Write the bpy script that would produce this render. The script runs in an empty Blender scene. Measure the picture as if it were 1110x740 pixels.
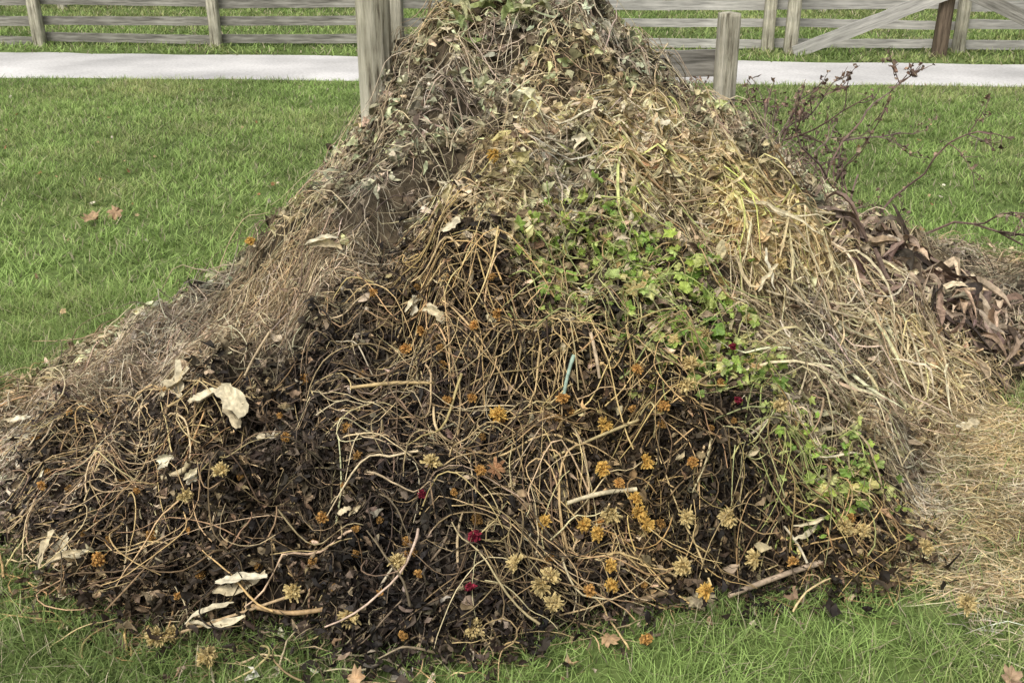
import bpy, math, numpy as np
from mathutils import Vector
R=np.random.default_rng(11)
scene=bpy.context.scene
CH=1.7; PITCH=math.radians(23.1); FP=1079.0
cp,sp=math.cos(PITCH),math.sin(PITCH)
# ---------------- terrain of the heap (plan heights, metres) ----------------
bd=[(-.96,2.05),(-.43,1.95),(0,2.0),(.23,2.1),(.64,2.22),(1.02,2.28),(1.25,2.6),(1.4,2.9),(1.65,3.2),(2.05,3.5),(2.6,3.8),(3.1,4.2),(3,5),(2.3,5.4),(1.6,5.6),(1,5.9),(.3,6.1),(-.5,5.8),(-1.1,5.2),(-1.4,4.6),(-1.75,4.1),(-1.98,3.7),(-2.0,3.2),(-1.78,2.83),(-1.52,2.43)]
ctl=[(x,y,0) for x,y in bd]+[
(-1.1,2.25,.06),(-.6,2.2,.16),(0,2.25,.23),(.5,2.4,.25),(.9,2.45,.23),
(-1.3,2.6,.12),(-.8,2.6,.34),(-.3,2.6,.46),(.2,2.6,.48),(.6,2.6,.41),(.95,2.65,.3),
(-1.55,3,.11),(-1.1,3,.34),(-.6,3,.6),(0,3,.72),(.5,3,.68),(.9,3,.5),(1.2,3,.22),
(-1.7,3.5,.07),(-1.3,3.5,.25),(-.8,3.5,.55),(-.3,3.5,.88),(.2,3.5,1.0),(.6,3.5,.88),(1,3.5,.63),(1.4,3.5,.34),(1.8,3.6,.14),
(-1.6,4,.05),(-1.31,3.9,.2),(-.876,4.1,.45),(-.65,4.1,.7),(-.47,4.2,1.05),(-.28,4.3,1.38),(0,4.45,1.47),(.1,4,1.27),(.32,4.3,1.4),(.51,4.2,1.16),
(.74,4.4,.89),(1,4.4,.7),(1.47,4.5,.42),(1.98,4.6,.24),(2.5,4.35,.1),(.9,4,.8),(1.4,4,.46),(1.9,4.1,.27),
(-.5,5,.6),(0,5,1.05),(.5,5,.8),(1,5,.5),(1.5,5,.32),(2,5,.17),
(-3.5,2,0),(-3.5,4,0),(-3,6,0),(0,7.5,0),(3,6.5,0),(4,5,0),(4,3,0),(2.4,2.4,0),(1,1.4,0),(-1,1.2,0),(-2.3,2.0,0)]
C=np.array(ctl,float)
def tps(r2): return 0.5*r2*np.log(r2+1e-9)
def fit(C,lam=.004):
    n=len(C); d2=((C[:,None,:2]-C[None,:,:2])**2).sum(-1)
    A=np.zeros((n+3,n+3)); A[:n,:n]=tps(d2)+lam*np.eye(n); Pm=np.c_[np.ones(n),C[:,:2]]
    A[:n,n:]=Pm; A[n:,:n]=Pm.T
    return np.linalg.solve(A,np.r_[C[:,2],0,0,0])
def inside(p,x,y):
    c=np.zeros(x.shape,bool); n=len(p)
    for i in range(n):
        x1,y1=p[i]; x2,y2=p[(i+1)%n]
        if y1==y2: continue
        c^=((y1>y)!=(y2>y))&(x<(x2-x1)*(y-y1)/(y2-y1)+x1)
    return c
def vnoise(x,y,s,seed):
    r=np.random.default_rng(seed).random((256,256)); x=x/s+1000.3; y=y/s+1000.7
    xi=np.floor(x).astype(int); yi=np.floor(y).astype(int); fx=x-xi; fy=y-yi
    fx=fx*fx*(3-2*fx); fy=fy*fy*(3-2*fy)
    a=r[xi%256,yi%256]; b=r[(xi+1)%256,yi%256]; c=r[xi%256,(yi+1)%256]; d=r[(xi+1)%256,(yi+1)%256]
    return (a*(1-fx)+b*fx)*(1-fy)+(c*(1-fx)+d*fx)*fy
Wt=fit(C)
GX0,GX1,GY0,GY1=-3.4,4.0,1.2,7.2; GS=.02
gx=np.arange(GX0,GX1,GS); gy=np.arange(GY0,GY1,GS)
XX,YY=np.meshgrid(gx,gy,indexing='ij')
Hg=np.zeros(XX.shape)
for i in range(len(C)): Hg+=Wt[i]*tps((XX-C[i,0])**2+(YY-C[i,1])**2)
Hg+=Wt[-3]+Wt[-2]*XX+Wt[-1]*YY
bo=np.array(bd)
fo=inside(bo,XX+(vnoise(XX,YY,.25,21)-.5)*.25+(vnoise(XX,YY,.08,23)-.5)*.1,YY+(vnoise(XX,YY,.25,22)-.5)*.25)
msk=np.clip((Hg-.01)/.16,0,1)
Hg=np.where((Hg<0.012)|~fo,-.03,Hg); msk=msk*fo
def bil(s,seed): return 1-2*np.abs(vnoise(XX,YY,s,seed)-.5)*1.3
Hg=Hg+msk*((vnoise(XX,YY,.36,1)-.5)*.22+(bil(.24,31)-.6)*.10+(bil(.12,2)-.6)*.08+(vnoise(XX,YY,.06,3)-.5)*.06)
for bx,by,br_,ba in [(-.12,3.78,.24,.09),(-.22,3.36,.13,-.09),(-.7,3.3,.22,.06),(.75,3.6,.26,.08),(.55,2.72,.12,-.06),(-.1,2.78,.17,.06),(-.45,3.6,.1,-.07),(.3,3.25,.12,.06),(-.15,2.42,.09,-.05),(.35,2.35,.1,-.05),(.45,4.0,.12,-.07),(.62,4.2,.12,.07)]:
    Hg+=msk*ba*np.exp(-((XX-bx)**2+(YY-by)**2)/br_**2)
def H(x,y,raw=False):
    ok=(x>GX0)&(x<GX1-.03)&(y>GY0)&(y<GY1-.03)
    fx=np.clip((x-GX0)/GS,0,len(gx)-1.001); fy=np.clip((y-GY0)/GS,0,len(gy)-1.001)
    i=fx.astype(int); j=fy.astype(int); a=fx-i; b=fy-j
    h=(Hg[i,j]*(1-a)+Hg[i+1,j]*a)*(1-b)+(Hg[i,j+1]*(1-a)+Hg[i+1,j+1]*a)*b
    h=np.where(ok,h,-.03)
    return h if raw else np.maximum(h,0.0)
def S3(u,v,off=0.):
    "surveyed point of the photo -> 3D position on the heap or lawn"
    dx=(u-555)/FP; du=(370-v)/FP
    t=np.arange(1.2,30,.004)
    x=dx*t; y=t*(cp+du*sp); z=CH+t*(-sp+du*cp)
    k=np.argmax(z<H(x,y)+off); return np.array([x[k],y[k],z[k]])
def S(u,v,off=0.): return S3(u,v,off)[:2]
def poly(pts,off=.03): return np.array([S(u,v,off) for u,v in pts])
def sample(n,test,bbox=(-2.3,3.2,1.8,6.0),soft=.04):
    out=[];tot=0
    while tot<n:
        m=max(n,2000); x=R.uniform(bbox[0],bbox[1],m); y=R.uniform(bbox[2],bbox[3],m)
        k=test(x+R.normal(0,soft,m),y+R.normal(0,soft,m)); out.append(np.c_[x[k],y[k]]); tot+=k.sum()
        if len(out)>400: break
    return np.concatenate(out)[:n]
# ---------------- mesh builders ----------------
def mk(name,V,F,col,mat,parent=None,smooth=False):
    V=np.ascontiguousarray(V,np.float32); F=np.ascontiguousarray(F,np.int32)
    me=bpy.data.meshes.new(name); me.vertices.add(len(V)); me.vertices.foreach_set('co',V.ravel())
    k=F.shape[1]; me.loops.add(F.size); me.loops.foreach_set('vertex_index',F.ravel())
    me.polygons.add(len(F)); me.polygons.foreach_set('loop_start',np.arange(0,F.size,k,dtype=np.int32))
    me.polygons.foreach_set('use_smooth',np.full(len(F),smooth))
    me.update(calc_edges=True)
    if col is not None:
        ca=me.color_attributes.new('Col','FLOAT_COLOR','POINT')
        c=np.ones((len(V),4),np.float32); mx_=np.maximum(col.max(-1,keepdims=True),1e-6); c[:,:3]=np.clip(col*np.minimum(1,.74/mx_),0,.8); ca.data.foreach_set('color',c.ravel())
    me.materials.append(mat)
    ob=bpy.data.objects.new(name,me); scene.collection.objects.link(ob)
    if parent: ob.parent=parent
    return ob
def norm(a): return a/(np.linalg.norm(a,axis=-1,keepdims=True)+1e-9)
def grid_faces(N,A,B,wrap=False):
    bb=B if wrap else B-1
    i,j=np.meshgrid(np.arange(A-1),np.arange(bb),indexing='ij'); j2=(j+1)%B
    f=np.stack([i*B+j,i*B+j2,(i+1)*B+j2,(i+1)*B+j],-1).reshape(-1,4)
    return (f[None]+(np.arange(N)*A*B)[:,None,None]).reshape(-1,4)
def tubes(P,rad,col,sides=5):
    N,K,_=P.shape; T=norm(np.gradient(P,axis=1)); ref=norm(R.normal(size=(N,1,3))); 
    A=norm(np.cross(T,np.broadcast_to(ref,T.shape))); B=np.cross(T,A)
    if np.ndim(rad)==1: rad=rad[:,None]*np.linspace(1.15,.55,K)[None]*R.uniform(.85,1.15,(N,K))
    a=np.arange(sides)*2*math.pi/sides
    V=P[:,:,None]+rad[:,:,None,None]*(A[:,:,None]*np.cos(a)[None,None,:,None]+B[:,:,None]*np.sin(a)[None,None,:,None])
    if col.ndim==2: col=col[:,None]*np.exp(R.normal(0,.15,(N,K,1)))
    cc=np.repeat(col[:,:,None],sides,2).reshape(-1,3)
    return V.reshape(-1,3),grid_faces(N,K,sides,True),cc
def sheets(P,W,col,M=3,side=None,fold=.3,crump=0.,flat=.5):
    N,K,_=P.shape; T=norm(np.gradient(P,axis=1))
    if side is None:
        up=norm(np.array([0,0,1.])*flat+R.normal(size=(N,1,3))*(1-flat)); side=norm(np.cross(T,np.broadcast_to(up,T.shape)))
    nr=np.cross(side,T); a=np.linspace(-1,1,M)
    if W.ndim==1: W=W[:,None]*np.sin(np.linspace(.12,math.pi-.06,K))[None]
    f=(R.random((N,1,1,1))*fold*2-fold*.3)
    V=P[:,:,None]+side[:,:,None]*(W[:,:,None,None]/2*a[None,None,:,None])+nr[:,:,None]*(f*W[:,:,None,None]/2*np.abs(a)[None,None,:,None])
    if crump>0: V=V+R.normal(size=V.shape)*crump*np.mean(W,1)[:,None,None,None]
    if col.ndim==2: col=col[:,None]*np.ones((1,K,1))
    cc=np.repeat(col[:,:,None],M,2)*(1+R.normal(0,.1,(N,K,M,1)))
    return V.reshape(-1,3),grid_faces(N,K,M),cc.reshape(-1,3)
def merge(parts):
    V=[];F=[];Cc=[];o=0
    for v,f,c in parts: V.append(v);F.append(f+o);Cc.append(c);o+=len(v)
    return np.concatenate(V),np.concatenate(F),np.concatenate(Cc)
def pal(n,cols,jit=.22,w=None,p=None):
    c=np.array(cols)[R.choice(len(cols),n,p=None if w is None else np.array(w)/sum(w))]
    c=c*np.exp(R.normal(0,jit,(n,1)))*(1+R.normal(0,.04,(n,3)))
    if p is not None:
        c=c*np.exp(1.2*(vnoise(p[:,0],p[:,1],.13,41)-.5)+.7*(vnoise(p[:,0],p[:,1],.4,42)-.5))[:,None]
        g=(vnoise(p[:,0],p[:,1],.22,43)-.5)[:,None]; c=c*(1+g*np.array([.1,.0,-.35]))
    return c
def drape(p,L,K,curl=.3,bend=.3,lift=.01,arch=.02,wob=.008,th=None,thn=.5):
    n=len(p); L=np.broadcast_to(L,(n,)); th0=R.uniform(0,2*math.pi,n) if th is None else th+R.normal(0,thn,n)
    t=np.linspace(0,1,K); T=th0[:,None]+np.cumsum(R.normal(0,curl,(n,K)),1)+R.normal(0,bend,n)[:,None]*t*2
    s=(L/(K-1))[:,None]*np.ones((1,K)); ex=np.cos(T)*s; ey=np.sin(T)*s*.72; x=np.cumsum(ex,1); y=np.cumsum(ey,1)
    x=x-x.mean(1,keepdims=True)+p[:,:1]; y=y-y.mean(1,keepdims=True)+p[:,1:]
    wz=R.normal(0,1,(n,K)); wz=(wz+np.roll(wz,1,1))*.5
    hz=H(x,y); hs=hz.copy(); hs[:,1:-1]=(hz[:,:-2]+hz[:,1:-1]+hz[:,2:])/3
    z=np.maximum(hs,hz-.01)+(R.random((n,1))**1.3*lift)+np.abs(R.normal(0,1,(n,1)))*arch*np.sin(math.pi*t)[None]+wz*wob
    tip=np.abs(R.normal(0,1,(n,1)))*arch*t[None]**2
    return np.stack([x,y,np.maximum(z+tip,.004)],-1)
def tumble(p,L,K,lift=.05,bend=1.2,zs=.7):
    "short pieces with free 3D direction and curl, resting on the surface"
    n=len(p); d=norm(R.normal(size=(n,3))*np.array([1,.9,zs])); e=norm(np.cross(d,R.normal(size=(n,3))))
    t=np.linspace(-.5,.5,K)[None,:,None]; b=R.normal(0,bend,(n,1,1))
    P=d[:,None]*t+e[:,None]*b*(t**2-.08); P=P*L[:,None,None]
    c=np.c_[p,H(p[:,0],p[:,1])+R.random(n)*lift]; P=P+c[:,None]; P[...,2]=np.maximum(P[...,2],.004); return P
# ---------------- materials ----------------
def nt(name):
    m=bpy.data.materials.new(name); m.use_nodes=True; t=m.node_tree; return m,t,t.nodes['Principled BSDF']
def mat_attr(name,rough=.85,trans=0.,nscale=60,namp=.5,spec=.2):
    m,t,b=nt(name); N=t.nodes; L=t.links
    at=N.new('ShaderNodeAttribute'); at.attribute_name='Col'
    tc=N.new('ShaderNodeTexCoord'); no=N.new('ShaderNodeTexNoise'); no.inputs['Scale'].default_value=nscale; no.inputs['Detail'].default_value=3
    L.new(tc.outputs['Object'],no.inputs['Vector'])
    mr=N.new('ShaderNodeMapRange'); mr.inputs[3].default_value=1-namp; mr.inputs[4].default_value=1+namp*.7
    mr.inputs[1].default_value=.25; mr.inputs[2].default_value=.75
    L.new(no.outputs['Fac'],mr.inputs[0])
    vm=N.new('ShaderNodeVectorMath'); vm.operation='SCALE'; L.new(at.outputs['Color'],vm.inputs[0]); L.new(mr.outputs[0],vm.inputs['Scale'])
    L.new(vm.outputs[0],b.inputs['Base Color']); b.inputs['Roughness'].default_value=rough; b.inputs['Specular IOR Level'].default_value=spec
    if trans>0:
        tr=N.new('ShaderNodeBsdfTranslucent'); L.new(vm.outputs[0],tr.inputs['Color'])
        mx=N.new('ShaderNodeMixShader'); mx.inputs[0].default_value=trans
        L.new(b.outputs[0],mx.inputs[1]); L.new(tr.outputs[0],mx.inputs[2]); L.new(mx.outputs[0],N['Material Output'].inputs['Surface'])
    return m
def mat_noise(name,stops,scale,stretch=(1,1,1),detail=8,rough=.9,bump=.3,bdist=.01,s2=None):
    m,t,b=nt(name); N=t.nodes; L=t.links
    tc=N.new('ShaderNodeTexCoord'); mp=N.new('ShaderNodeMapping'); mp.inputs['Scale'].default_value=stretch
    L.new(tc.outputs['Object'],mp.inputs['Vector'])
    no=N.new('ShaderNodeTexNoise'); no.inputs['Scale'].default_value=scale; no.inputs['Detail'].default_value=detail; no.inputs['Roughness'].default_value=.65
    L.new(mp.outputs[0],no.inputs['Vector'])
    cr=N.new('ShaderNodeValToRGB'); e=cr.color_ramp.elements
    while len(e)<len(stops): e.new(.5)
    for k,(p,c) in enumerate(stops): e[k].position=p; e[k].color=(*c,1)
    L.new(no.outputs['Fac'],cr.inputs[0]); out=cr.outputs[0]
    if s2:
        n2=N.new('ShaderNodeTexNoise'); n2.inputs['Scale'].default_value=s2; n2.inputs['Detail'].default_value=4; L.new(tc.outputs['Object'],n2.inputs['Vector'])
        mr=N.new('ShaderNodeMapRange'); mr.inputs[1].default_value=.3; mr.inputs[2].default_value=.7; mr.inputs[3].default_value=.7; mr.inputs[4].default_value=1.2; L.new(n2.outputs['Fac'],mr.inputs[0])
        vm=N.new('ShaderNodeVectorMath'); vm.operation='SCALE'; L.new(out,vm.inputs[0]); L.new(mr.outputs[0],vm.inputs['Scale']); out=vm.outputs[0]
    L.new(out,b.inputs['Base Color']); b.inputs['Roughness'].default_value=rough; b.inputs['Specular IOR Level'].default_value=.2
    bp=N.new('ShaderNodeBump'); bp.inputs['Strength'].default_value=bump; bp.inputs['Distance'].default_value=bdist
    L.new(no.outputs['Fac'],bp.inputs['Height']); L.new(bp.outputs[0],b.inputs['Normal'])
    return m
M_dry=mat_attr('dry_plant',.85,0); M_dark=mat_attr('wilted_leaf',.6,0,spec=.25); M_green=mat_attr('green_leaf',.5,.35,spec=.35)
M_grass=mat_attr('grass_blade',.55,.3,nscale=15,namp=.15); M_stem=mat_attr('stem',.6,0,nscale=80,namp=.4,spec=.3)
M_petal=mat_attr('petal',.8,.2,nscale=120,namp=.3)
M_soil=mat_attr('compost_soil',1,0,nscale=35,namp=.7)
M_ground=mat_noise('lawn_soil',[(.3,(.06,.09,.025)),(.5,(.12,.17,.045)),(.7,(.18,.22,.075))],9,detail=10,s2=.6,bump=.5)
M_road=mat_noise('gravel',[(.3,(.5,.48,.45)),(.5,(.62,.6,.57)),(.7,(.72,.7,.67))],30,detail=10,s2=.7,bump=.3)
M_wood=mat_noise('weathered_wood',[(.3,(.10,.095,.08)),(.5,(.26,.245,.21)),(.7,(.42,.4,.35))],4,stretch=(.8,7,9),detail=10,s2=.8,bump=.5)
M_woodl=mat_noise('pale_weathered_wood',[(.3,(.25,.24,.22)),(.5,(.44,.42,.38)),(.7,(.6,.57,.52))],4,stretch=(.8,7,9),detail=10,s2=.8,bump=.5)
M_woodv=mat_noise('weathered_post_wood',[(.36,(.10,.08,.055)),(.44,(.38,.35,.26)),(.56,(.58,.54,.42)),(.75,(.68,.64,.52))],5,stretch=(6,6,.5),detail=12,s2=6,bump=.9,bdist=.03)
M_woodb=mat_noise('brown_post_wood',[(.3,(.05,.036,.026)),(.6,(.18,.135,.095))],5,stretch=(9,9,.8),bump=.5)
# ---------------- ground, road ----------------
def sheet(name,pts,z,mat):
    me=bpy.data.meshes.new(name); me.from_pydata([(x,y,z) for x,y in pts],[],[tuple(range(len(pts)))]); me.materials.append(mat)
    o=bpy.data.objects.new(name,me); scene.collection.objects.link(o); return o
sheet('ground',[(-300,-100),(300,-100),(300,500),(-300,500)],0,M_ground)
def near(x): return 11.3-.055*x
def far(x): return 13.35-.095*x
def fenceY(x): return 14.35-.06*x
xs=np.linspace(-40,40,260)
nw=near(xs)+(vnoise(xs,xs*0,.6,5)-.5)*.2; fw=far(xs)+(vnoise(xs,xs*0,.6,6)-.5)*.2
me=bpy.data.meshes.new('gravel_path'); n=len(xs)
me.from_pydata([(x,y,.004) for x,y in zip(xs,nw)]+[(x,y,.004) for x,y in zip(xs,fw)],[],[(i,i+1,n+i+1,n+i) for i in range(n-1)])
me.materials.append(M_road); o=bpy.data.objects.new('gravel_path',me); scene.collection.objects.link(o)
# ---------------- grass ----------------
strawp=np.array([(1.1,2.35),(1.3,2.1),(1.75,2.15),(2.4,2.3),(2.7,3.0),(2.1,3.45),(1.5,3.3),(1.25,2.85)])
def straw_d(x,y): return inside(strawp,x+(vnoise(x,y,.3,51)-.5)*.5+R.normal(0,.06,x.shape),y+(vnoise(x,y,.3,52)-.5)*.5+R.normal(0,.06,x.shape))
def grass(n,bbox,hgt,wid,cond,K=3,mult=1.0):
    x=R.uniform(bbox[0],bbox[1],n); y=R.uniform(bbox[2],bbox[3],n)
    k=cond(x,y); x=x[k];y=y[k]; n=len(x)
    cl=vnoise(x,y,.12,11); cl2=vnoise(x,y,.9,12); cl3=vnoise(x,y,.3,15)
    k=R.random(n)<(.3+1.*cl); x=x[k];y=y[k];cl=cl[k];cl2=cl2[k];cl3=cl3[k]; n=len(x)
    h=hgt*(.4+.6*R.random(n)+.7*cl); th=R.uniform(0,6.283,n)+2*cl3; lean=R.uniform(.2,1.7,n)
    t=np.linspace(0,1,K); d=np.stack([np.cos(th),np.sin(th)],-1)
    P=np.zeros((n,K,3)); P[:,:,0]=x[:,None]+d[:,:1]*(h*lean)[:,None]*t**1.6; P[:,:,1]=y[:,None]+d[:,1:]*(h*lean)[:,None]*t**1.6
    P[:,:,2]=(h/np.sqrt(1+lean**2*.6))[:,None]*t
    sd=np.stack([-d[:,1],d[:,0],0*th],-1)[:,None]*np.ones((1,K,1))
    a=R.uniform(-.9,.9,n); sd=np.stack([sd[:,:,0]*np.cos(a)[:,None]-sd[:,:,1]*np.sin(a)[:,None],sd[:,:,0]*np.sin(a)[:,None]+sd[:,:,1]*np.cos(a)[:,None],sd[:,:,2]],-1)
    W=(wid*R.uniform(.5,1.4,n))[:,None]*np.linspace(1,.12,K)[None]
    V=P[:,:,None]+sd[:,:,None]*(W[:,:,None,None]/2*np.array([-1,1])[None,None,:,None])
    cl4=vnoise(x,y,2.6,16)
    base=np.array([.265,.37,.11])*(.35+.6*cl2+.65*cl3+.35*cl4)[:,None]
    yel=np.array([.52,.48,.23]); f=np.clip(1.2*(vnoise(x,y,.5,13)*.5+vnoise(x,y,1.7,17)*.5-.4)+R.normal(0,.2,n),0,1)[:,None]
    c=base*(1-f)+yel*f; dead=R.random(n)<.09; c[dead]=np.array([.55,.48,.32])
    c=c*np.exp(R.normal(0,.27,(n,1)))*mult
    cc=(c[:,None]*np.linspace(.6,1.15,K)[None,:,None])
    cc=np.repeat(cc[:,:,None],2,2).reshape(-1,3)
    return V.reshape(-1,3),grid_faces(n,K,2),cc
hraw=lambda x,y:H(x,y,True)
c1=lambda x,y:(hraw(x,y)<.03)&~(straw_d(x,y)&(R.random(x.shape)<.88))
g=[grass(220000,(-3.2,3.6,1.4,4.6),.05,.004,c1),
   grass(300000,(-8,8,4.6,11.7),.05,.0085,lambda x,y:(hraw(x,y)<.03)&(y<near(x)-.02+R.normal(0,.06,x.shape))&(np.abs(x)<.6*y+1),2),
   grass(170000,(-17,17,12.4,27),.07,.022,lambda x,y:(y>far(x)+.02+R.normal(0,.06,x.shape))&(np.abs(x)<.6*y+1),2)]
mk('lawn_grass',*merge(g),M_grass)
p=sample(18000,lambda x,y:straw_d(x,y)&(hraw(x,y)<.05)&(vnoise(x,y,.18,91)>R.uniform(0,.45,x.shape)),(.9,2.9,1.9,3.7),.03)
P=drape(p,R.uniform(.04,.17,len(p)),5,.2,.4,.02,.01,.003)
mk('dried_straw',*sheets(P,R.uniform(.0012,.0038,len(p)),pal(len(p),[(.72,.6,.39),(.62,.49,.28),(.8,.7,.5),(.36,.27,.15)],.22,p=p),2,flat=.7),M_dry)
# ---------------- compost pile ----------------
pile=bpy.data.objects.new('compost_pile',None); scene.collection.objects.link(pile)
Z_dark=poly([(100,640),(40,570),(90,490),(240,385),(400,335),(480,262),(560,270),(600,340),(700,395),(790,450),(840,520),(960,560),(1000,640),(800,655),(650,690),(550,715),(370,735),(150,705)])
Z_yel=poly([(540,215),(600,140),(700,120),(850,215),(900,250),(860,275),(760,262),(650,225),(560,250),(430,262),(330,262)])
Z_grn=poly([(555,268),(600,240),(660,232),(700,255),(790,320),(815,385),(800,415),(740,410),(680,385),(620,350),(570,315)],.06)
Z_grn2=poly([(775,405),(815,395),(855,440),(875,500),(950,512),(970,545),(900,575),(855,565),(790,485)],.06)
Z_str=poly([(780,265),(900,245),(1000,330),(1060,400),(1000,470),(950,500),(860,490),(820,420),(790,340)])
Z_lth=poly([(900,240),(960,255),(1010,282),(1105,348),(1109,380),(1030,368),(960,325)],.05)
onp=lambda x,y:(hraw(x,y)>.02)
def indark(x,y): return inside(Z_dark,x+(vnoise(x,y,.2,71)-.5)*.32,y+(vnoise(x,y,.2,72)-.5)*.32)
dark=lambda x,y:onp(x,y)&indark(x,y)
gold=lambda x,y:onp(x,y)&indark(x,y)&(vnoise(x,y,.16,81)*.6+vnoise(x,y,.45,82)*.4>R.uniform(.28,.72,x.shape))
notdark=lambda x,y:onp(x,y)&~indark(x,y)&~inside(Z_grn,x,y)
top=lambda x,y:onp(x,y)&(y>3.4)&(x<1.4)&~inside(Z_yel,x,y)
skirt=lambda x,y:(hraw(x,y)<.1)&inside(bo*1.0,x*.965,(y-3.8)*.95+3.8)&(y<3.6)&(x<1.3)
st=2; cx,cy=XX[::st,::st],YY[::st,::st]; ch=Hg[::st,::st]
A,B=cx.shape; V=np.stack([cx,cy,ch-.018+R.normal(0,.006,ch.shape)],-1).reshape(-1,3)
F=grid_faces(1,A,B)[:,::-1]; keep=(ch.ravel()[F]>-.02).any(1); F=F[keep]
isd=indark(cx,cy).ravel()[:,None]
col=np.where(isd,np.array([.022,.016,.011]),np.array([.07,.054,.034]))*np.exp(R.normal(0,.3,(A*B,1)))  # dark compost by zone, deepened to paint shade into the gaps between debris
mk('decomposed_shaded_core',V,F,col,M_soil,pile,True)
HAY=[(.48,.39,.25),(.6,.5,.33),(.34,.27,.175),(.72,.63,.44),(.17,.13,.08)]
p=sample(19000,notdark)
P=drape(p,R.uniform(.05,.24,len(p)),7,.45,.8,.04,.02,.008)
parts=[sheets(P,R.uniform(.0012,.0036,len(p)),pal(len(p),HAY,.3,[4,3,3,1.3,2.2],p=p),2,flat=.3)]
p=sample(7000,dark); P=drape(p,R.uniform(.04,.16,len(p)),6,.45,.8,.06,.018,.008)
parts.append(sheets(P,R.uniform(.0012,.003,len(p)),pal(len(p),[(.04,.029,.02),(.12,.088,.055),(.4,.3,.17)],.35,[4,3,1.2],p=p),2,flat=.3))
Z_left=poly([(5,470),(60,415),(120,382),(230,315),(350,255),(480,255),(430,330),(230,368),(110,470),(60,540),(20,520)])
p=sample(7500,lambda x,y:inside(Z_left,x,y)); P=drape(p,R.uniform(.05,.22,len(p)),6,.32,.7,.04,.018,.007)
parts.append(sheets(P,R.uniform(.0012,.0035,len(p)),pal(len(p),[(.54,.43,.26),(.68,.57,.37),(.3,.225,.135),(.5,.36,.2),(.13,.095,.06)],.25,p=p),2,flat=.3))
p=sample(5500,lambda x,y:inside(Z_str,x,y)|inside(Z_yel,x,y)); P=drape(p,R.uniform(.08,.35,len(p)),7,.18,.7,.06,.03,.009,th=-1.0,thn=1.2)
parts.append(sheets(P,R.uniform(.0018,.006,len(p)),pal(len(p),[(.68,.56,.34),(.76,.65,.43),(.44,.34,.2),(.58,.49,.25),(.2,.145,.085)],.25,p=p),2,flat=.3))
p=sample(1500,skirt); P=drape(p,R.uniform(.04,.2,len(p)),6,.3,.6,.03,.01,.004)
parts.append(sheets(P,R.uniform(.0015,.004,len(p)),pal(len(p),[(.5,.38,.2),(.3,.2,.1),(.1,.07,.04)],.28,p=p),2,flat=.3))
mk('hay',*merge(parts),M_dry,pile)
def stems(n,test,L,r,cols,w=None,**k):
    p=sample(n,test); P=drape(p,R.uniform(*L,len(p)),11,**k); rr=R.uniform(*r,len(p))
    return tubes(P,rr,pal(len(p),cols,.28,w,p=p),5)
GOLD=[(.66,.49,.24),(.54,.38,.18),(.74,.59,.33),(.3,.2,.1),(.09,.062,.036)]
parts=[stems(1250,gold,(.08,.4),(.0009,.0024),GOLD,[3,3,2,1.6,1],curl=.08,bend=1.0,lift=.1,arch=.03,wob=.003),
 stems(900,dark,(.08,.34),(.0009,.0026),[(.045,.032,.02),(.1,.07,.04),(.22,.15,.08)],None,curl=.12,bend=1.1,lift=.1,arch=.03,wob=.003),
 stems(150,dark,(.15,.42),(.002,.004),[(.66,.52,.31),(.54,.39,.2),(.38,.27,.15)],curl=.07,bend=.5,lift=.105,arch=.02,wob=.003),
 stems(90,skirt,(.1,.3),(.0015,.0035),[(.62,.48,.27),(.48,.33,.16)],curl=.08,bend=.5,lift=.04,arch=.02,wob=.003),
 stems(1300,notdark,(.08,.35),(.0009,.0026),[(.54,.43,.27),(.66,.54,.34),(.36,.27,.17),(.15,.11,.07)],curl=.13,bend=.8,lift=.065,arch=.035,wob=.004),
 stems(700,top,(.12,.45),(.0009,.0028),[(.5,.4,.26),(.26,.2,.13),(.6,.52,.33)],curl=.14,bend=1.0,lift=.07,arch=.05,wob=.004)]
mk('stems',*merge(parts),M_stem,pile,True)
def leaves(n,test,L,wr,cols,w=None,lift=.04,M=3,K=5,crump=.16,jit=.3,bend=1.2,zs=.7,soft=.04):
    p=sample(n,test,soft=soft); l=R.uniform(*L,len(p)); P=tumble(p,l,K,lift,bend,zs)
    return sheets(P,l*R.uniform(*wr,len(p)),pal(len(p),cols,jit,w,p=p),M,fold=.6,crump=crump,flat=.1)
BLK=[(.022,.016,.011),(.045,.033,.022),(.09,.066,.042),(.22,.16,.1)]
mk('wilted_leaves',*merge([leaves(20000,dark,(.012,.052),(.2,.65),BLK,[4,3,2,1.1],lift=.085,crump=.22,soft=.07),
 leaves(900,skirt,(.012,.04),(.2,.7),BLK,[3,3,2,1.3],lift=.03,crump=.22)]),M_dark,pile)
parts=[leaves(7000,notdark,(.015,.055),(.3,.7),[(.48,.38,.24),(.6,.5,.33),(.28,.215,.135),(.68,.58,.4),(.14,.105,.065)],lift=.05),
 leaves(8500,top,(.015,.065),(.3,.75),[(.36,.32,.2),(.5,.44,.29),(.2,.165,.11),(.42,.44,.26),(.52,.53,.33),(.11,.085,.055)],lift=.065),
 leaves(4000,lambda x,y:inside(Z_yel,x,y),(.02,.085),(.3,.65),[(.72,.61,.38),(.76,.67,.45),(.5,.39,.22),(.66,.6,.3),(.26,.19,.11)],lift=.07,M=4,crump=.13),
 leaves(1900,lambda x,y:inside(Z_str,x,y),(.02,.085),(.25,.55),[(.7,.59,.37),(.52,.41,.23),(.32,.24,.14),(.16,.115,.07)],lift=.07,M=4,crump=.13),
 leaves(1100,dark,(.012,.045),(.3,.7),[(.48,.36,.21),(.32,.225,.125),(.6,.49,.33)],lift=.095),
 leaves(160,skirt,(.015,.045),(.3,.7),[(.5,.36,.2),(.66,.58,.42)],lift=.03)]
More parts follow.
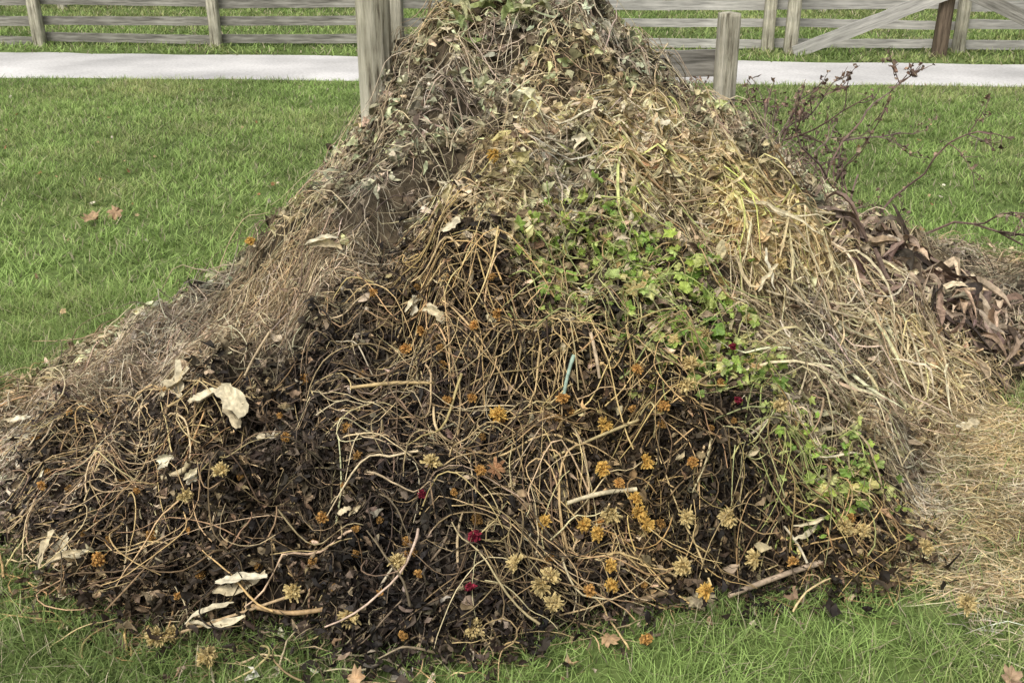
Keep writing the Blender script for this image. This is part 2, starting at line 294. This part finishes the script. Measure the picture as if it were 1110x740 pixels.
mk('dry_leaves',*merge(parts),M_dry,pile)
p=sample(360,lambda x,y:inside(Z_yel,x,y)&(x>.2)); P=drape(p,R.uniform(.12,.35,len(p)),8,.1,.5,.08,.03,.005,th=-.6,thn=.7)
parts=[sheets(P,R.uniform(.006,.016,len(p)),pal(len(p),[(.7,.6,.38),(.64,.56,.3),(.74,.65,.44),(.46,.34,.18),(.46,.48,.18)],.18,p=p),4,fold=.8,flat=.6,crump=.05)]
p=sample(170,lambda x,y:inside(Z_str,x,y)); P=drape(p,R.uniform(.2,.5,len(p)),8,.1,.5,.09,.05,.005,th=-.9,thn=1.0)
parts.append(sheets(P,R.uniform(.005,.012,len(p)),pal(len(p),[(.74,.63,.42),(.62,.51,.31),(.46,.37,.22)],.18),3,fold=.8,flat=.6))
mk('strap_leaves',*merge(parts),M_dry,pile)
p=sample(360,lambda x,y:inside(Z_lth,x,y),soft=.07); P=drape(p,R.uniform(.1,.26,len(p)),7,.14,.6,.1,.03,.007,th=-.4,thn=1.1)
mk('leathery_leaves',*sheets(P,R.uniform(.018,.044,len(p)),pal(len(p),[(.17,.12,.09),(.26,.19,.14),(.42,.31,.21),(.62,.5,.35),(.07,.05,.04)],.25,[3,3,2.3,2.2,1.5]),4,fold=.9,flat=.4,crump=.08),M_dark,pile)
def lobed(C0,sz,col,lobes=5,depth=.35,cup=.25,tilt=.6,R0=20):
    n=len(C0); a=np.arange(R0)*2*math.pi/R0; r=1-depth*(.5-.5*np.cos(lobes*a))-.08*np.cos(a)
    r=r[None]*(1+R.normal(0,.09,(n,R0))); nz=norm(np.array([0,-.35,1.])+R.normal(0,tilt,(n,3)))
    ax=norm(np.cross(nz,R.normal(size=(n,3)))); ay=np.cross(nz,ax); ay=ay*R.uniform(.65,1,(n,1))
    rim=C0[:,None]+sz[:,None,None]*(ax[:,None]*(r*np.cos(a))[...,None]+ay[:,None]*(r*np.sin(a))[...,None]+nz[:,None]*((R.normal(0,cup,(n,1))+R.normal(0,.15,(n,R0)))*r)[...,None])
    V=np.concatenate([C0[:,None],rim],1).reshape(-1,3)
    k=np.arange(R0); f=np.stack([0*k,1+k,1+(k+1)%R0],-1); F=(f[None]+(np.arange(n)*(R0+1))[:,None,None]).reshape(-1,3)
    cc=np.repeat(col[:,None],R0+1,1)*(1+R.normal(0,.12,(n,R0+1,1)))
    return V,F,cc.reshape(-1,3)
GR=[(.42,.55,.12),(.55,.64,.2),(.25,.38,.08),(.7,.68,.28),(.6,.47,.2)]
parts=[]
p=sample(820,lambda x,y:inside(Z_grn,x,y)&(vnoise(x,y,.085,61)+(x-.2)*.3>.42),soft=.045); c0=np.c_[p,H(p[:,0],p[:,1])+R.uniform(.03,.12,len(p))]
parts.append(lobed(c0,R.uniform(.008,.031,len(p)),pal(len(p),GR,.25,[4,4,3,2,1.3]),tilt=.8,cup=.4))
p2=sample(420,lambda x,y:inside(Z_grn2,x,y)&(vnoise(x,y,.085,62)>.42),soft=.05); c2=np.c_[p2,H(p2[:,0],p2[:,1])+R.uniform(.04,.12,len(p2))]
parts.append(lobed(c2,R.uniform(.008,.022,len(p2)),pal(len(p2),GR,.25,[4,4,3,2,1]),tilt=.8,cup=.4))
mk('green_leaves',*merge(parts),M_green,pile)
p=sample(420,lambda x,y:inside(Z_grn,x,y)|inside(Z_grn2,x,y)); P=drape(p,R.uniform(.08,.28,len(p)),8,.1,.8,.13,.03,.003)
mk('green_stalks',*tubes(P,R.uniform(.0012,.0028,len(p)),pal(len(p),[(.5,.54,.2),(.6,.56,.27),(.6,.44,.22)],.2)),M_green,pile,True)
mk('leaf_litter',*leaves(1500,lambda x,y:inside(Z_grn,x,y),(.02,.055),(.3,.7),[(.34,.26,.16),(.55,.45,.3),(.07,.05,.03)],lift=.1),M_dry,pile)
pt=np.array([S(u,v,.03) for u,v in [(500,30),(520,18),(545,12),(560,20),(575,12),(590,22),(505,45),(530,12)]])
pt=np.repeat(pt,4,0)+R.normal(0,.025,(32,2)); P=tumble(pt,R.uniform(.06,.14,len(pt)),7,.09,1.,.4); P[...,2]+=.05
mk('wilted_green_leaves',*sheets(P,R.uniform(.02,.05,len(pt)),pal(len(pt),[(.5,.53,.27),(.6,.6,.38),(.36,.42,.18)],.15),5,fold=.8,crump=.09,flat=.3),M_green,pile)
def heads(ctr,cols,rad):
    n=len(ctr); m=95
    axis=norm(np.array([0,-.8,.6])+R.normal(0,.5,(n,3)))
    d=norm(R.normal(size=(n,m,3))); dp=(d*axis[:,None]).sum(-1,keepdims=True); d=np.where(dp<-.15,d-2*dp*axis[:,None],d)
    K=4; t=np.linspace(.15,1,K); r=rad[:,None]*R.uniform(.6,1.12,(n,m))
    P=ctr[:,None,None]+d[:,:,None]*(r[:,:,None]*t)[...,None]+R.normal(0,.0016,(n,m,K,3)); P[...,2]-=.1*r[:,:,None]*t**2
    c=cols[:,None]*np.exp(R.normal(0,.28,(n,m,1))); c=(c[:,:,None]*np.linspace(.5,1.15,K)[None,None,:,None])
    W=np.ones((n*m,1))*np.array([.4,.9,1.1,.7])[None]*(R.uniform(.004,.0075,n*m))[:,None]
    return sheets(P.reshape(n*m,K,3),W,c.reshape(n*m,K,3),3,fold=.5,flat=.1,crump=.08)
hp=[(272,262,1),(458,357,0),(515,352,0),(540,340,0),(655,460,1),(748,394,2),(745,417,2),(765,362,2),(467,502,2),(590,565,1),(587,633,2),(660,612,1),(664,633,1),(688,540,1),(692,556,1),(632,568,1),(650,578,1),(663,556,2),(654,508,1),(743,560,2),(740,612,2),(513,680,2),(380,667,2),(318,640,2),(185,686,2),(170,688,2),(107,605,0),(935,575,2),(915,570,2),(1002,592,2),(1048,653,2),(485,432,0),(512,430,0),(700,568,1),(200,535,2),(600,655,2),(750,500,0),(440,378,0),(240,510,2),(535,167,1),(845,285,2),(845,440,2),(672,522,0),(520,510,0),(610,430,0),(595,625,2),(225,710,2),(700,690,0),(790,560,2),(860,610,0),(350,560,0),(690,400,0),(720,440,0),(560,610,2),(820,605,2),(765,640,1),(540,450,1),(700,500,1),(640,640,0),(430,610,2)]
HC=[(.56,.32,.1),(.8,.52,.14),(.76,.6,.28)]
ps=np.array([S3(u,v,.125 if v<660 else .06) for u,v,_ in hp]); cc=np.array([HC[k] for *_,k in hp])*np.exp(R.normal(0,.12,(len(hp),1))); rr=R.uniform(.019,.027,len(hp))*np.array([.75 if k==0 else 1. if k==1 else 1.15 for *_,k in hp])
rp=np.array([S3(u,v,.12) for u,v in [(514,580),(457,535),(510,637),(800,433),(795,375)]])
parts=[heads(ps,cc,rr),heads(rp,np.array([[.22,.022,.04]]*5),np.array([.018,.012,.014,.01,.01]))]
q=sample(90,dark); q=np.c_[q,H(q[:,0],q[:,1])+R.uniform(.05,.1,90)]; parts.append(heads(q,np.array([HC[0]]*90)*R.uniform(.4,1.1,(90,1)),R.uniform(.008,.016,90)))
mk('marigold_heads',*merge(parts),M_petal,pile)
hk=[(195,415,.13,.045,1.4),(252,440,.13,.08,-.9),(222,430,.09,.045,.4),(60,590,.1,.035,1.2),(75,600,.09,.025,.3),(262,630,.13,.04,.3),(232,665,.13,.025,.3),(208,515,.05,.025,.5),(640,325,.11,.03,-.8),(630,150,.08,.03,.3),(1050,458,.07,.03,.4),(490,245,.08,.03,.7),(350,262,.1,.03,.1),(830,300,.15,.018,1.2),(845,228,.3,.014,.05),(880,570,.1,.015,.5),(20,455,.07,.025,.4),(180,500,.05,.025,.4),(375,548,.04,.02,.4),(715,130,.05,.03,.4),(450,330,.07,.03,1.4),(475,340,.08,.035,-.5),(700,165,.08,.03,-.6)]
parts=[]
for u,v,l,w,a in hk:
    c_=S3(u,v,.10)
    for r in range(2):
        n_=11; t=np.linspace(-.5,.5,n_)*l; th=a+R.normal(0,.3); slope=np.array([math.cos(th),math.sin(th)*.8,math.sin(th)*.55])
        P=(c_+R.normal(0,.008,3))[None,None]+t[None,:,None]*norm(slope)[None,None]; P[...,2]+=R.choice([-.06,.05])*np.cos(t/l*4)[None]*l
        P=P+np.cumsum(R.normal(0,l*.02,(1,n_,3)),1)
        s_=norm(np.cross(norm(slope),norm(np.array([0,-.75,.8])+R.normal(0,.35,3))))
        prof=np.sin(np.linspace(.15,math.pi-.25,n_))**.7*w*(1-.3*r)*R.uniform(.6,1.2,n_)
        parts.append(sheets(P,prof[None],np.array([[(.64,.56,.38),(.56,.47,.3),(.68,.61,.44)][R.integers(0,3)]]),6,side=np.broadcast_to(s_,(1,n_,3)),fold=1.0,crump=.05))
mk('corn_husks',*merge(parts),M_dry,pile,True)
sk=[((690,652),(760,628),.008,(.36,.26,.15)),((790,645),(935,597),.0075,(.38,.29,.2)),((615,545),(690,530),.006,(.62,.53,.34)),((600,495),(692,455),.004,(.5,.4,.2)),((175,518),(205,500),.008,(.55,.45,.27)),((610,435),(622,385),.0055,(.35,.46,.36)),((380,420),(470,415),.005,(.52,.38,.18)),((265,408),(292,360),.004,(.52,.4,.24)),((225,600),(262,630),.008,(.7,.6,.4)),((650,410),(640,360),.005,(.5,.38,.25)),((800,230),(905,232),.005,(.62,.52,.33)),((830,315),(960,352),.0045,(.62,.52,.34)),((850,570),(875,610),.0035,(.62,.54,.38)),((270,655),(350,660),.006,(.42,.28,.14)),((470,440),(490,480),.0035,(.6,.45,.25)),((180,690),(330,640),.004,(.5,.36,.2))]
parts=[]
for (a,b,r,c) in sk:
    o_=.1 if a[1]<600 else .05
    A_,B_=S3(*a,o_),S3(*b,o_); t=np.linspace(0,1,9)[:,None]; bow=np.sin(t*math.pi)*R.normal(0,.01,3); xyz=A_*(1-t)+B_*t+bow
    xyz[:,2]=np.maximum(xyz[:,2],H(xyz[:,0],xyz[:,1])+r+.02)
    parts.append(tubes(xyz[None],np.full((1,9),r)*R.uniform(.85,1.15,(1,9)),np.array([c]),8))
mk('sticks',*merge(parts),M_stem,pile,True)
# ---------------- fallen leaves on the lawn ----------------
lv=[(760,648,.05),(100,236,.07),(125,230,.06),(385,735,.035),(1095,735,.035),(1100,380,.03),(965,483,.025),(660,690,.03)]
c0=np.array([S3(u,v,.045) for u,v,_ in lv])
q=np.c_[R.uniform(-7,7,420),R.uniform(1.7,11,420)]; q=q[hraw(q[:,0],q[:,1])<.02]; q=np.c_[q,np.full(len(q),.03)]
parts=[lobed(c0,np.array([s for *_,s in lv]),pal(len(lv),[(.5,.39,.26),(.42,.29,.17)],.1),7,.45,.3,.25),
 lobed(S3(537,508,.12)[None],np.array([.034]),np.array([[.4,.22,.11]]),7,.6,.2,.15,40),
 lobed(q,R.uniform(.006,.022,len(q)),pal(len(q),[(.5,.36,.2),(.36,.19,.09),(.55,.5,.36)],.2),5,.3,.4,.5)]
mk('fallen_leaves',*merge(parts),M_dry)
# ---------------- posts and fences ----------------
def post(name,x,y,h,r,mat,lean=(0,0),square=False,seg=48,parent=None,K=70):
    z=np.linspace(-.05,h,K); a=np.arange(seg)*2*math.pi/seg
    rad=r*(1-.06*z/h)[:,None]*(1+.04*(vnoise(np.cos(a)[None]*3+z[:,None]*.0,z[:,None]*2+np.sin(a)[None]*3,1,int(abs(x*100))+9)-.5)*2)
    for c in range(9):
        ca=R.uniform(0,6.28); w=.07; z0=R.uniform(-.1,h*.8); z1=z0+R.uniform(.3,1.); 
        d=np.abs((a[None]-ca+.06*np.sin(z*6+c)[:,None]+math.pi)%(2*math.pi)-math.pi); rad=rad-r*.2*np.exp(-(d/w)**2)*np.clip(np.minimum(z-z0,z1-z)*8,0,1)[:,None]
    if square: rad=rad/np.maximum(np.abs(np.cos(a)),np.abs(np.sin(a)))[None]**.85
    V=np.stack([rad*np.cos(a)+lean[0]*z[:,None],rad*np.sin(a)+lean[1]*z[:,None],z[:,None]+0*rad],-1).reshape(-1,3)
    F=grid_faces(1,K,seg,True).tolist(); V=V.tolist(); base=(K-1)*seg
    V.append([lean[0]*h,lean[1]*h,h+.008]); F+=[(base+i,base+(i+1)%seg,len(V)-1) for i in range(seg)]
    me=bpy.data.meshes.new(name); me.from_pydata([tuple(v) for v in V],[],[tuple(f) for f in F]); me.materials.append(mat)
    for p_ in me.polygons: p_.use_smooth=True
    o=bpy.data.objects.new(name,me); o.location=(x,y,0); scene.collection.objects.link(o)
    if parent: o.parent=parent
    return o
post('wooden_post',-.55,4.12,1.95,.071,M_woodv,(.0,0))
post('wooden_post',1.12,5.3,1.25,.055,M_woodv,(-.012,0),True)
post('wooden_post',-.60,5.3,1.5,.05,M_woodv,(.0,0),True)
def board(name,a,b,hgt,thk,mat,parent):
    a=Vector(a);b=Vector(b); L=(b-a).length; K=14; V=[];F=[]
    for i in range(K):
        t=i/(K-1); wv=R.normal(0,hgt*.02); w2=R.normal(0,hgt*.02)
        for (yy,zz) in ((-thk/2,-hgt/2+wv),(thk/2,-hgt/2+wv),(thk/2,hgt/2+w2),(-thk/2,hgt/2+w2)): V.append((t*L,yy,zz))
    for i in range(K-1):
        for j in range(4): F.append((i*4+j,i*4+(j+1)%4,(i+1)*4+(j+1)%4,(i+1)*4+j))
    F+=[(0,1,2,3),tuple((K-1)*4+j for j in (3,2,1,0))]
    me=bpy.data.meshes.new(name); me.from_pydata(V,[],F); me.materials.append(mat)
    o=bpy.data.objects.new(name,me); o.location=a; d=(b-a)
    o.rotation_mode='XYZ'; o.rotation_euler=(0,-math.atan2(d.z,math.hypot(d.x,d.y)),math.atan2(d.y,d.x))
    scene.collection.objects.link(o); o.parent=parent; return o
bb=bpy.data.objects.new('compost_bin_boards',None); scene.collection.objects.link(bb)
board('board_1',(-.65,5.385,.99),(1.16,5.385,.99),.14,.03,M_wood,bb)
board('board_2',(-.65,5.385,.6),(1.16,5.385,.6),.13,.03,M_wood,bb)
def fence(name,x0,x1,yf,zs,step,pm,off=.1):
    e=bpy.data.objects.new(name,None); scene.collection.objects.link(e); xs=np.arange(x0,x1,step)
    for i,x in enumerate(xs):
        post(f'post_{i}',x,yf(x),max(zs)+.18,.075,pm,(R.normal(0,.01),0),True,16,e,30)
        if i<len(xs)-1:
            for j,z in enumerate(zs):
                x2=xs[i+1]; board(f'rail_{i}_{j}',(x+.004,yf(x)+off+R.normal(0,.004),z+R.normal(0,.015)),(x2-.004,yf(x2)+off,z+R.normal(0,.015)),.12+R.normal(0,.008),.025,M_wood if (x<0) else M_woodl,e)
    return e
fence('board_fence',-19.54,18,fenceY,(.1,.34,.6,.86,1.12),2.56,M_woodv)
fence('board_fence',-24,24,lambda x:20.5-.05*x,(.25,.55,.85,1.15),3.0,M_woodv)
gate=bpy.data.objects.new('gate_brace',None); scene.collection.objects.link(gate)
post('centre_post',5.62,13.55,1.4,.08,M_woodb,(0,0),True,16,gate,30)
board('brace_1',(3.75,13.7,.03),(5.7,13.42,.86),.17,.04,M_woodl,gate)
board('brace_2',(5.6,13.36,.90),(7.9,13.3,-.05),.17,.04,M_wood,gate)
post('gate_post',3.74,13.85,1.5,.08,M_woodv,(0,0),True,16,gate,30)
# ---------------- dead weed ----------------
def weed(name,bx,by,hgt,n,mat):
    Ps=[];rs=[];tips=[]
    def br(p,d,L,r,lev):
        K=7; pts=[p]; dd=d.copy()
        for i in range(K-1):
            dd=norm(dd+R.normal(0,.18,3)+np.array([0,0,.03])); pts.append(pts[-1]+dd*L/(K-1))
        Ps.append(np.array(pts)); rs.append(np.linspace(r,r*.55,K)); tips.extend(pts[2:])
        if lev<3:
            for k in range(R.integers(2,5)):
                i=R.integers(2,K); br(pts[i],norm(dd+R.normal(0,.55,3)),L*R.uniform(.35,.6),r*.65,lev+1)
    for i in range(n): br(np.array([bx+R.normal(0,.18),by+R.normal(0,.1),.1]),norm(np.array([R.uniform(-.5,.55),R.normal(0,.2),1])),hgt*R.uniform(.5,.88),.0075,0)
    v,f,c=tubes(np.array(Ps),np.array(rs),pal(len(Ps),[(.16,.11,.09),(.26,.185,.15)],.2),5)
    T=np.array(tips); T=T[R.random(len(T))<.34]; q=T[:,None]+np.cumsum(R.normal(0,.008,(len(T),4,3)),1)
    v2,f2,c2=sheets(q,R.uniform(.01,.026,len(T)),pal(len(T),[(.14,.1,.075),(.28,.2,.14)],.25),3,crump=.2)
    mk(name,*merge([(v,f,c),(v2,f2,c2)]),mat)
weed('dead_weed',1.5,4.8,1.0,14,M_dry)
# ---------------- light & camera ----------------
w=bpy.data.worlds.new('World'); scene.world=w; w.use_nodes=True; t=w.node_tree
sk_=t.nodes.new('ShaderNodeTexSky'); sk_.sky_type='NISHITA'; sk_.sun_disc=False; el,rot=math.radians(55),math.radians(210)
sk_.sun_elevation=el; sk_.sun_rotation=rot; sk_.dust_density=4; sk_.air_density=1
hs=t.nodes.new('ShaderNodeHueSaturation'); hs.inputs['Saturation'].default_value=.3
t.links.new(sk_.outputs[0],hs.inputs['Color']); t.links.new(hs.outputs[0],t.nodes['Background'].inputs['Color']); t.nodes['Background'].inputs['Strength'].default_value=.15
sd=bpy.data.lights.new('sun','SUN'); sd.energy=2.1; sd.angle=math.radians(20); sd.color=(1,.97,.92)
so=bpy.data.objects.new('sun',sd); scene.collection.objects.link(so)
dirv=Vector((math.sin(rot)*math.cos(el),math.cos(rot)*math.cos(el),math.sin(el))); so.rotation_euler=dirv.to_track_quat('Z','Y').to_euler()
cd=bpy.data.cameras.new('camera'); cd.lens=35; cd.sensor_width=36; cd.clip_end=1000
co=bpy.data.objects.new('camera',cd); co.location=(0,0,CH); co.rotation_euler=(math.radians(90)-PITCH,0,0); scene.collection.objects.link(co); scene.camera=co
scene.view_settings.view_transform='Standard'; scene.view_settings.look='None'; scene.view_settings.exposure=0
